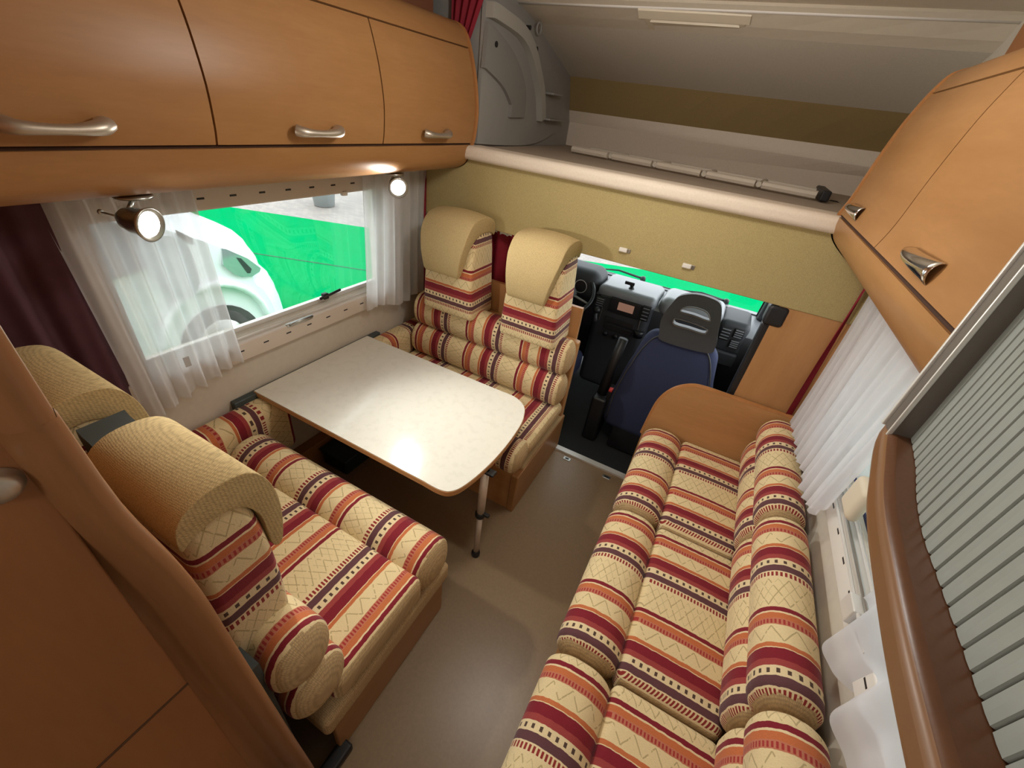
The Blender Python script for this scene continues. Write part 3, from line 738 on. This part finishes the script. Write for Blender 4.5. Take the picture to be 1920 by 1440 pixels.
# resample the track
def resample(L, step):
    out = [Vector(L[0])]; acc = 0
    for i in range(1, len(L)):
        a, b = Vector(L[i-1]), Vector(L[i]); d = (b-a).length
        while acc+d >= step:
            t = (step-acc)/d; a = a+(b-a)*t; out.append(a.copy()); d = (b-a).length; acc = 0
        acc += d
    return out
R = resample(trk, .0225)
for i in range(len(R)-1):
    a, b = R[i], R[i+1]; t = (b-a).normalized(); nrm = Vector((-t.y, t.x))
    if nrm.x > 0: nrm = -nrm
    q = [a+t*.0012, a+t*.0020+nrm*.0026, a+t*.0110+nrm*.0032, b-t*.0026+nrm*.0028, b-t*.0014, b-t*.0010-nrm*.003, a+t*.0010-nrm*.003]
    mesh('slat', *prism([tuple(p) for p in q], 'z', 1.498, 2.28), SLATM, tc, False)
mesh('backing', *prism(band([tuple(p+Vector((.010, 0))) for p in R], .004), 'z', 1.498, 2.28), GAP, tc)
sharp(mesh('frame_post', *rb(.330, .380, .742, .778, 1.490, 2.28, .003, 2), ALU, tc))
mesh('post_edge', *rb(.326, .334, .776, .782, 1.490, 2.28, .002, 2), ALUL, tc)
mesh('post_edge', *rb(.325, .332, .741, .745, 1.490, 2.28, .002, 2), ALUL, tc)
mesh('side_board', *box(.34, RW-.04, .782, .80, 1.497, 2.28), WZ, tc)

# ================================================================== WARDROBE, near left
wd = thing('wardrobe', 'tall brown wooden wardrobe filling the lower left corner, with rounded upright edge', 'wardrobe', (-.8, -.4, 0))
ed = [(.165, 0), (.160, .20), (.148, .50), (.137, .814), (.130, 1.02), (.125, 1.169), (.114, 1.282), (.098, 1.401), (.092, 1.543), (.090, 1.61), (.090, 2.30)]
def wardrobe_face():
    V, F = [], []; m = 9; E = smoothline(ed, 3); nn = len(E)
    for (y, z) in E:
        # cross-section in (x,y): flat face, shallow groove, rounded moulding, back
        cs = [(-.535, -1.55), (-.535, y-.085), (-.544, y-.07), (-.547, y-.055), (-.536, y-.045), (-.514, y-.035), (-.503, y-.018), (-.508, y-.004), (-.525, y+.0), (-.56, y-.004), (-.56, -1.55)]
        for (a, b) in cs: V.append((a, b, z))
    k = 11
    for i in range(nn-1):
        for j in range(k): F.append((i*k+j, i*k+(j+1) % k, (i+1)*k+(j+1) % k, (i+1)*k+j))
    F.append(tuple(range(k))[::-1]); F.append(tuple(range((nn-1)*k, nn*k)))
    return V, F
sharp(mesh('side_frame', *wardrobe_face(), wood('reddish_pear_wood', (.27, .115, .045), (.34, .155, .065), (7, 7, 1.2), .35), wd), 60)
DW = wood('wardrobe_door_wood', (.30, .12, .045), (.36, .15, .058), (6, 6, 1.2), .38)
mesh('upper_door', *rb(-.540, -.5335, -.80, .055, .982, 2.20, .003, 2), DW, wd)
lo_d = mesh('lower_door', *rb(-.540, -.5335, -.80, .055, .04, .980, .003, 2), DW, wd)
mesh('carcass', *box(-1.66, -.56, -1.55, .085, 0, 2.29), DW, wd)
mesh('door_gap_shade', *box(-.5345, -.5325, -.80, .055, .9785, .9825), plain('door_seam_shade', (.10, .045, .02), .8), wd)  # strip coloured dark for the shade between the two doors
kn = mesh('knob', *lathe((-.534, .029, 1.487), (1, 0, 0), [(0, .020), (.003, .020), (.004, .016), (.009, .0165), (.014, .012), (.015, .004)], 28), SATIN, wd, True)
mesh('rubber_skirting', *rb(-.55, -.50, .165, .275, 0, .035, .01), BLACK, wd)

# ================================================================== FLOOR HINGES
for hx, hy in ((-.415, 2.005), (-.145, 2.00)):
    T = mesh('hinge', *rb(hx-.024, hx+.024, hy-.014, hy+.014, 0, .004, .0015, 2), METAL, FLOOR)
    mesh('hinge_recess', *rb(hx-.012, hx+.012, hy-.006, hy+.006, .004, .006, .001, 2), BLACK, T)

# ================================================================== CAB
ds = thing('dashboard', 'charcoal dashboard with daylight coloured onto its top, below the windscreen', 'dashboard', (-.55, 3.1, 0))
def dbody():
    P = smoothline([(3.42, .80), (3.30, .79), (3.12, .80), (3.02, .785), (2.985, .73), (2.99, .60), (3.02, .45), (3.10, .30), (3.2, .10), (3.4, .0)], 4)
    return prism(P, 'x', -1.46, .47, 12)
sharp(mesh('dash_body', *dbody(), [DASH, DASHT], ds, True, None, lambda n, c: 1 if n.z > .25 else 0), 50)  # upward faces take the lighter daylight colour
mesh('centre_console', *rb(-.70, -.29, 2.925, 3.15, .02, .80, .05, 5), DASH, ds, True)
mesh('console_hood', *rb(-.71, -.28, 2.93, 3.30, .75, .848, .045, 5), DASHT, ds, True)
rd = mesh('radio', *rb(-.595, -.372, 2.914, 2.95, .675, .785, .006), BLACK, ds, True)
mesh('display', *box(-.53, -.415, 2.909, 2.915, .708, .765), SCREEN, rd)
for z in (.61, .555): mesh('control_panel', *rb(-.60, -.38, 2.915, 2.93, z-.02, z+.022, .004), plain('soft_black_panel', (.02, .02, .022), .4), ds)
for k in range(3): mesh('control_dial', *cyl((-.57+.08*k, 2.918, .50), (-.57+.08*k, 2.900, .50), .018), BLACK, ds, True)
for a in range(-1, 2): mesh('trim_strip', *tube([(-.645+.30*(a+1) if a < 1 else -.355, 2.935, .50), (-.64+.29*(a+1) if a < 1 else -.355, 2.92, .68), (-.63+.28*(a+1) if a < 1 else -.345, 2.95, .84)], .004, 6), ALU, ds, True) if a < 1 else None
def vent(x0, x1, z0, z1, y):
    v = mesh('air_vent', *rb(x0, x1, y, y+.03, z0, z1, .006), BLACK, ds, True)
    n = 4
    for k in range(n):
        z = z0+(z1-z0)*(k+.6)/(n+.2); mesh('vent_slat', *box(x0+.008, x1-.008, y-.004, y+.004, z-.003, z+.003), DASHT, v)
vent(-.36, -.30, .68, .79, 2.91); vent(-.70, -.63, .69, .76, 2.91); vent(.17, .24, .70, .79, 2.965); vent(.25, .315, .66, .72, 2.965); vent(.25, .315, .735, .80, 2.965)
mesh('passenger_hood', *rb(-.27, .16, 2.97, 3.30, .72, .865, .06, 5), DASHT, ds, True)
mesh('side_hood', *rb(.15, .34, 2.975, 3.30, .60, .835, .04, 4), DASH, ds, True)
mesh('cup_holder', *lathe((-.335, 2.93, .545), (0, 0, 1), [(0, .035), (.05, .038), (.052, .032)], 16), BLACK, ds, True)
mesh('glovebox', *rb(.08, .33, 2.955, 3.0, .52, .62, .015), DASH, ds, True)
ic = mesh('instrument_binnacle', *rb(-1.10, -.71, 2.95, 3.25, .66, .905, .09, 6), DASH, ds, True)
for x in (-.985, -.845):
    g = mesh('gauge', *lathe((x, 2.95, .785), (0, -1, .12), [(0, .050), (.004, .050), (.005, .046)], 24), BLACK, ic)
    mesh('gauge_ring', *tube([(x+.047*math.cos(a), 2.943+.004*math.sin(a), .785+.047*math.sin(a)) for a in [2*PI*k/24 for k in range(24)]], .0025, 6, True), ALUL, g, True)
sw = thing('steering_wheel', 'black steering wheel with grey hub behind the far headrest', 'steering wheel', (-.92, 2.85, .74))
ax = Vector((0, -.62, .78)).normalized(); u = Vector((1, 0, 0)); v = ax.cross(u)
c0 = Vector((-.90, 2.86, .745))
ring = [c0+.185*(math.cos(a)*u+math.sin(a)*v) for a in [2*PI*k/40 for k in range(40)]]
mesh('rim', *tube(ring, .014, 10, True), BLACK, sw, True)
mesh('hub', *lathe(c0-ax*.03, ax, [(0, .05), (.02, .062), (.04, .055), (.05, .02)], 24), HEADR, sw, True)
for a in (-.25, PI+.25, PI/2*3): mesh('spoke', *tube([c0, c0+.18*(math.cos(a)*u+math.sin(a)*v)], [.022, .012], 8, flat=.4), ALU, sw, True)
mesh('column', *cyl(c0-ax*.03, c0-ax*.3, .035), BLACK, sw, True)
gl = thing('gear_lever', 'black gear lever knob on the dashboard console', 'lever', (-.66, 2.9, .6))
mesh('shaft', *tube([(-.67, 2.95, .55), (-.665, 2.88, .63), (-.66, 2.86, .67)], [.014, .010, .008], 8), DASHT, gl, True)
mesh('knob', *lathe((-.66, 2.86, .66), (0, -.3, 1), [(0, .012), (.012, .026), (.03, .028), (.045, .018), (.05, .004)], 16), BLACK, gl, True)
pm = thing('phone_mount', 'small black phone mount on top of the dashboard', 'mount', (-.495, 3.02, .85))
mesh('mount_base', *lathe((-.49, 3.02, .845), (0, 0, 1), [(0, .024), (.008, .018), (.03, .008)], 16), BLACK, pm, True)
mesh('mount_plate', *rb(-.545, -.475, 3.005, 3.02, .872, .895, .004), BLACK, pm)
mesh('mount_arm', *cyl((-.495, 3.02, .85), (-.505, 3.015, .885), .006), BLACK, pm)
bl = thing('brake_lever', 'tall black padded handbrake lever between the cab seats', 'lever', (-.37, 2.45, .1))
mesh('grip', *tube([(-.385, 2.42, .30), (-.375, 2.45, .50), (-.36, 2.48, .705)], [.034, .034, .030], 14), BLACK, bl, True)
mesh('lever_base', *rb(-.43, -.33, 2.34, 2.60, -.06, .30, .02), BLACK, bl, True)
# passenger seat
ps = thing('passenger_seat', 'navy blue cab passenger seat seen from behind, dark slotted headrest', 'seat', (0, 2.5, 0))
def seatfn(x, y, z):
    t = (z-.10)/.72
    w = 1.0-.46*max(0, t-.30)**1.2
    y += -.03*math.sin(t*PI)
    xc = -.025
    return (xc+(x-xc)*w, y+.10*(t-.5), z-.02*((x-xc)/.29)**2*(1 if z > .6 else 0))
mesh('seat_back', *rb(-.325, .275, 2.40, 2.52, .10, .83, (.07, .05, .06), 6, (6, 2, 10), seatfn), BLUEF, ps, True)
mesh('back_piping', *tube([seatfn(*p) for p in smoothline([(-.30, 2.40, .15), (-.305, 2.40, .55), (-.29, 2.40, .72), (-.22, 2.40, .815), (-.025, 2.40, .832), (.17, 2.40, .815), (.24, 2.40, .72), (.255, 2.40, .55), (.25, 2.40, .15)], 4)], .005, 6), HEADR, ps, True)
mesh('seat_pan', *rb(-.30, .25, 2.50, 2.98, .14, .30, .05, 4), BLUEF, ps, True)
mesh('seat_base', *rb(-.25, .22, 2.36, 2.95, -.06, .16, .02), BLACK, ps, True)
mesh('belt_buckle', *rb(-.345, -.315, 2.38, 2.42, .17, .36, .008), BLACK, ps, True)
mesh('buckle_button', *rb(-.342, -.318, 2.375, 2.415, .36, .375, .003), plain('red_button', (.7, .05, .04), .5), ps)
# headrest with two slots: profile strips around the openings, built as a plate with holes
def hr():
    import bmesh
    O = smoothline([(-.165, .835), (-.180, .92), (-.155, 1.01), (-.125, 1.065), (-.05, 1.095), (.04, 1.095), (.09, 1.075), (.118, 1.01), (.135, .92), (.15, .85), (.12, .80), (-.13, .79)], 4, True)
    s1 = smoothline([(-.098, .985), (-.075, 1.018), (-.02, 1.030), (.04, 1.022), (.068, .99), (.06, .978), (-.02, .985)], 3, True)
    s2 = smoothline([(-.115, .93), (-.10, .943), (-.02, .945), (.07, .935), (.075, .915), (.06, .903), (-.02, .905), (-.10, .905)], 3, True)
    bm = bmesh.new(); y = 2.455
    edges = []
    for L in (O, s1, s2):
        vs = [bm.verts.new((p[0], y+.15*(p[1]-.8), p[1])) for p in L]
        for i in range(len(vs)): edges.append(bm.edges.new((vs[i], vs[(i+1) % len(vs)])))
    bmesh.ops.triangle_fill(bm, use_beauty=True, use_dissolve=False, edges=edges)
    bm.normal_update()
    bmesh.ops.recalc_face_normals(bm, faces=bm.faces)
    me = bpy.data.meshes.new('t'); bm.to_mesh(me); bm.free()
    V = [tuple(v.co) for v in me.vertices]; F = [tuple(p.vertices) for p in me.polygons]
    bpy.data.meshes.remove(me); return V, F, s1, s2
V, F, s1, s2 = hr()
h = mesh('headrest', V, F, HEADR, ps); solid(h, .07, 0)
b = h.modifiers.new('bevel', 'BEVEL'); b.width = .012; b.segments = 3; b.limit_method = 'ANGLE'; b.angle_limit = math.radians(50)
for s in (s1, s2): mesh('slot_rim', *tube([(p[0], 2.418+.15*(p[1]-.8), p[1]) for p in s], .003, 6, True), ALU, h, True)
for x in (-.11, .09): mesh('headrest_post', *cyl((x, 2.47, .77), (x, 2.475, .86), .010), BLACK, ps, True)
dsx = thing('driver_seat', 'navy blue driver seat, only its edge shows right of the far bench', 'seat', (-.95, 2.5, 0))
mesh('seat_back', *rb(-1.20, -.66, 2.42, 2.54, .10, .80, (.09, .05, .09), 5, (4, 1, 6)), BLUEF, dsx, True)
mesh('seat_pan', *rb(-1.20, -.68, 2.50, 2.90, .14, .32, .05, 4), BLUEF, dsx, True)
mesh('seat_base', *rb(-1.15, -.72, 2.36, 2.88, -.06, .15, .02), BLACK, dsx, True)
dp = thing('door_pocket', 'grey plastic door lever and trim beside the passenger seat', 'handle', (.40, 2.6, .5))
mesh('pull_ring', *tube([(.36, 2.5+.05*math.cos(a), .62+.05*math.sin(a)) for a in [2*PI*k/16 for k in range(16)]], .010, 8, True), DASHT, dp, True)
mesh('bracket', *cyl((.36, 2.5, .62), (.485, 2.5, .62), .012), DASH, dp)
mesh('lever', *tube([(.37, 2.62, .66), (.36, 2.60, .76), (.365, 2.57, .80)], .012, 8), ALUL, dp, True)
# windscreen
wsT = thing('windscreen', 'wide windscreen of the driving cab with black edge seal', 'windscreen', (-.5, 3.3, .78))
ws = [(-1.45, 3.36, .79), (.375, 3.36, .79), (.33, 2.70, 1.62), (-1.38, 2.70, 1.62)]
mesh('glass', ws, [(0, 1, 2, 3)], GLASS, wsT)
mesh('seal', *tube([Vector(p) for p in ws], .012, 8, True), BLACK, wsT, True)
struct(mesh('trim_5', *tube([(.42, 3.38, .70), (.39, 2.70, 1.62)], .045, 10), DASH, None, True))
struct(mesh('trim_6', *tube([(-1.50, 3.38, .70), (-1.44, 2.70, 1.62)], .045, 10), DASH, None, True))
def wiper(label, a, b, c, dd):
    T = thing('wiper', label, 'wiper', a)
    mesh('wiper_arm', *tube([a, lerp(a, b, .5)[:2]+(max(a[2], b[2])+.018,), b], [.010, .007, .005], 8), BLACK, T, True)
    mesh('wiper_blade', *tube([c, lerp(c, dd, .5), dd], .006, 6), BLACK, T, True)
    mesh('pivot', *lathe(a, (0, -.3, 1), [(-.02, .022), (.012, .020), (.02, .008)], 12), BLACK, T, True)
wiper('black wiper behind the phone mount', (-.49, 3.43, .815), (-.895, 3.41, .80), (-.80, 3.41, .795), (-.22, 3.41, .80))
wiper('black wiper behind the passenger headrest', (.15, 3.43, .815), (-.22, 3.41, .805), (-.06, 3.41, .765), (.36, 3.41, .77))

# ================================================================== OUTSIDE
GZ = -.62
def greenmat():
    g = G('bright_green_floor_paint'); nz = g.noise(g.map(g.co(), (1, 1, 1)), 1.4, 3)
    return g.bsdf(g.mix(nz, (.0, .215, .062), (.0, .245, .08)), .9, 0, 0)
def pav():
    g = G('grey_pavers'); b = g.n('ShaderNodeTexBrick'); b.inputs['Scale'].default_value = 3; g.l(g.co(), b.inputs[0])
    b.inputs['Color1'].default_value = (.215, .185, .17, 1); b.inputs['Color2'].default_value = (.27, .235, .205, 1); b.inputs['Mortar'].default_value = (.14, .13, .12, 1); b.inputs['Mortar Size'].default_value = .012
    return g.bsdf(b.outputs[0], .8)
struct(mesh('ground', *box(-40, 25, -15, 45, GZ-.2, GZ-.012), pav()))
d = Vector((7.9, 3.25)).normalized()
p0 = Vector((-9.26, 5.50)); gp = [p0-d*14, p0+d*26]
poly = [tuple(gp[0]), tuple(gp[1]), (18, -12), (-22, -12)]
struct(mesh('floor_green', *prism(poly, 'z', GZ-.012, GZ), greenmat()))
o = mesh('floor_seam', *tube([(-6.9+8*0, 3.94, GZ+.003), (-4.92, 4.76, GZ+.003), (-3.2, 5.47, GZ+.003)], .018, 6, flat=.3), plain('dark_green_seam', (.0, .08, .03), .8)); o.name = 'trim_7'; struct(o)
# planter
pl = thing('planter', 'grey tub with a dark plant on the paving seen through the left window', 'planter', (-8.5, 7.2, GZ))
mesh('tub', *lathe((-8.5, 7.2, GZ), (0, 0, 1), [(0, .22), (.5, .28), (.52, .30), (.56, .30), (.56, .26)], 20), plain('grey_tub', (.28, .30, .31), .6), pl, True)
LV, LF = [], []
for k in range(60):
    a = random.uniform(0, 6.28); e = random.uniform(.2, 1.3); L = random.uniform(.3, .6)
    s = Vector((-8.5, 7.2, GZ+.5)); dv = Vector((math.cos(a)*math.cos(e), math.sin(a)*math.cos(e), math.sin(e)))
    sd = dv.cross(Vector((0, 0, 1))).normalized()*.04
    n = len(LV); LV += [s, s+dv*L*.5+sd, s+dv*L, s+dv*L*.5-sd]; LF.append((n, n+1, n+2, n+3))
prop(mesh('foliage', LV, LF, plain('dark_leaf', (.02, .06, .03), .6), pl), kind='stuff')
# neighbouring white van
vn = thing('parked_van', 'white motor van outside the left window, headlamp and wheel arch showing', 'van', (-4.6, 1.2, GZ))
VX = -3.85
side_prof = smoothline([(-3.2, -.30), (1.80, -.42), (2.66, -.42), (2.71, -.18), (2.66, .0), (2.64, .05), (2.58, .12), (2.56, .22), (2.50, .34), (2.44, .45), (2.20, .60), (1.98, .72), (1.60, .98), (1.15, 1.32), (.9, 1.42), (-.2, 1.55), (-3.2, 1.6)], 3)
V, F = prism(side_prof, 'x', VX-2.0, VX, 10)
def vanfn(v):
    x, y, z = v; t = (x-(VX-1.0))/1.0
    y2 = y-(.42*abs(t)**3.0 if y > 1.2 else .42*abs(t)**3*max(0, (y-.2))) ; y2 += .18 if y > 1.2 else 0
    xs = (VX-1.0)+(x-(VX-1.0))*(1-.10*max(0, z-.3))
    return (xs, y2, z)
V = [vanfn(v) for v in V]
o = sharp(mesh('van_body', V, F, VANW, vn), 40)
vx = lambda z: (VX-1.0)+1.0*(1-.10*max(0, z-.3))
def vq(y, z, off=.012): return (vx(z)+off, y-.42+.18 if y > 1.2 else y-.42*max(0, y-.2), z)
def vpoly(name, P, m, parent, th=.02):
    n = len(P); A = [vq(*p) for p in P]; B = [(a[0]-th*2, a[1], a[2]) for a in A]
    F = [tuple(range(n)), tuple(range(n, 2*n))[::-1]]+[(i, n+i, n+(i+1) % n, (i+1) % n) for i in range(n)]
    V = A+B
    return sharp(mesh(name, V, F, m, parent), 40)
vpoly('headlamp', [(2.36, .50), (2.40, .485), (2.56, .37), (2.66, .255), (2.64, .225), (2.56, .20), (2.46, .22), (2.40, .26), (2.33, .36)], LENS, vn, .015)
vpoly('headlamp_shell', [(2.46, .40), (2.50, .385), (2.57, .27), (2.55, .235), (2.52, .24)], plain('headlamp_dark', (.05, .06, .06), .2), vn, .006)
vpoly('side_window', smoothline([(1.30, 1.12), (1.62, .86), (1.90, .66), (1.90, .52), (1.60, .44), (.9, .44), (.6, .50), (.6, 1.1)], 3, True), VANG, vn, .004)
vpoly('mirror', smoothline([(1.80, .70), (2.02, .66), (2.06, .42), (1.98, .22), (1.84, .24), (1.78, .45)], 3, True), plain('mirror_grey', (.35, .37, .40), .4), vn, -.06)
vpoly('bonnet_grille', [(2.06, .70), (2.16, .62), (2.15, .57), (2.06, .65)], BLACK, vn, .004)
wy = 2.16-.24
whl = mesh('wheel', *lathe((VX+.012, wy, GZ+.30), (-1, 0, 0), [(0, .20), (.0, .28), (.02, .30), (.22, .30), (.24, .28)], 32), TYRE, vn, True)
mesh('wheel_rim', *lathe((VX+.02, wy, GZ+.30), (-1, 0, 0), [(0, .20), (.02, .21), (.06, .06), (.07, .03)], 24), METAL, whl, True)
arch = [(wy+.47*math.cos(a), GZ+.34+.50*math.sin(a)) for a in [PI*k/14 for k in range(15)]]
mesh('wheel_arch', *tube([(VX+.01, y, z) for y, z in arch], .035, 8), VANW, vn, True)
sharp(mesh('arch_lining', *prism([(wy+.37*math.cos(a), GZ+.26+.37*math.sin(a)) for a in [PI*k/14 for k in range(15)]], 'x', VX-.02, VX+.003), BLACK, vn))

GROUPS = {'sheer_curtain': 'white sheer curtains', 'headrest_post': 'headrest posts of the dinette benches', 'sofa_seat_cushion': 'seat cushions of the long sofa',
          'sofa_back_cushion': 'back cushions of the long sofa', 'spotlight': 'spotlights under the left cabinet', 'side_cushion': 'side cushions along the left wall',
          'dinette_bench': 'dinette benches', 'overhead_cabinet': 'overhead cabinets', 'wiper': 'windscreen wipers', 'red_drape': 'dark red drapes'}
for o in COL.objects:
    if o.parent is None and o.name.split('.')[0] in GROUPS: o['group'] = GROUPS[o.name.split('.')[0]]

# bases of the added fill lamps (out of frame, they light the room)
for L, lb in ((FILL_W, 'added fill lamp, unseen, above the aisle beside the table'), (FILL_R, 'added fill lamp, unseen, at the rear of the aisle')):
    x, y, z = L.location
    T = thing('added_fill_lamp', lb, 'lamp', (x, y, 2.25))
    mesh('fill_lamp_base', *lathe((x, y, 2.30), (0, 0, -1), [(0, .11), (.02, .11), (.03, .09)], 28), WHITEP, T, True)
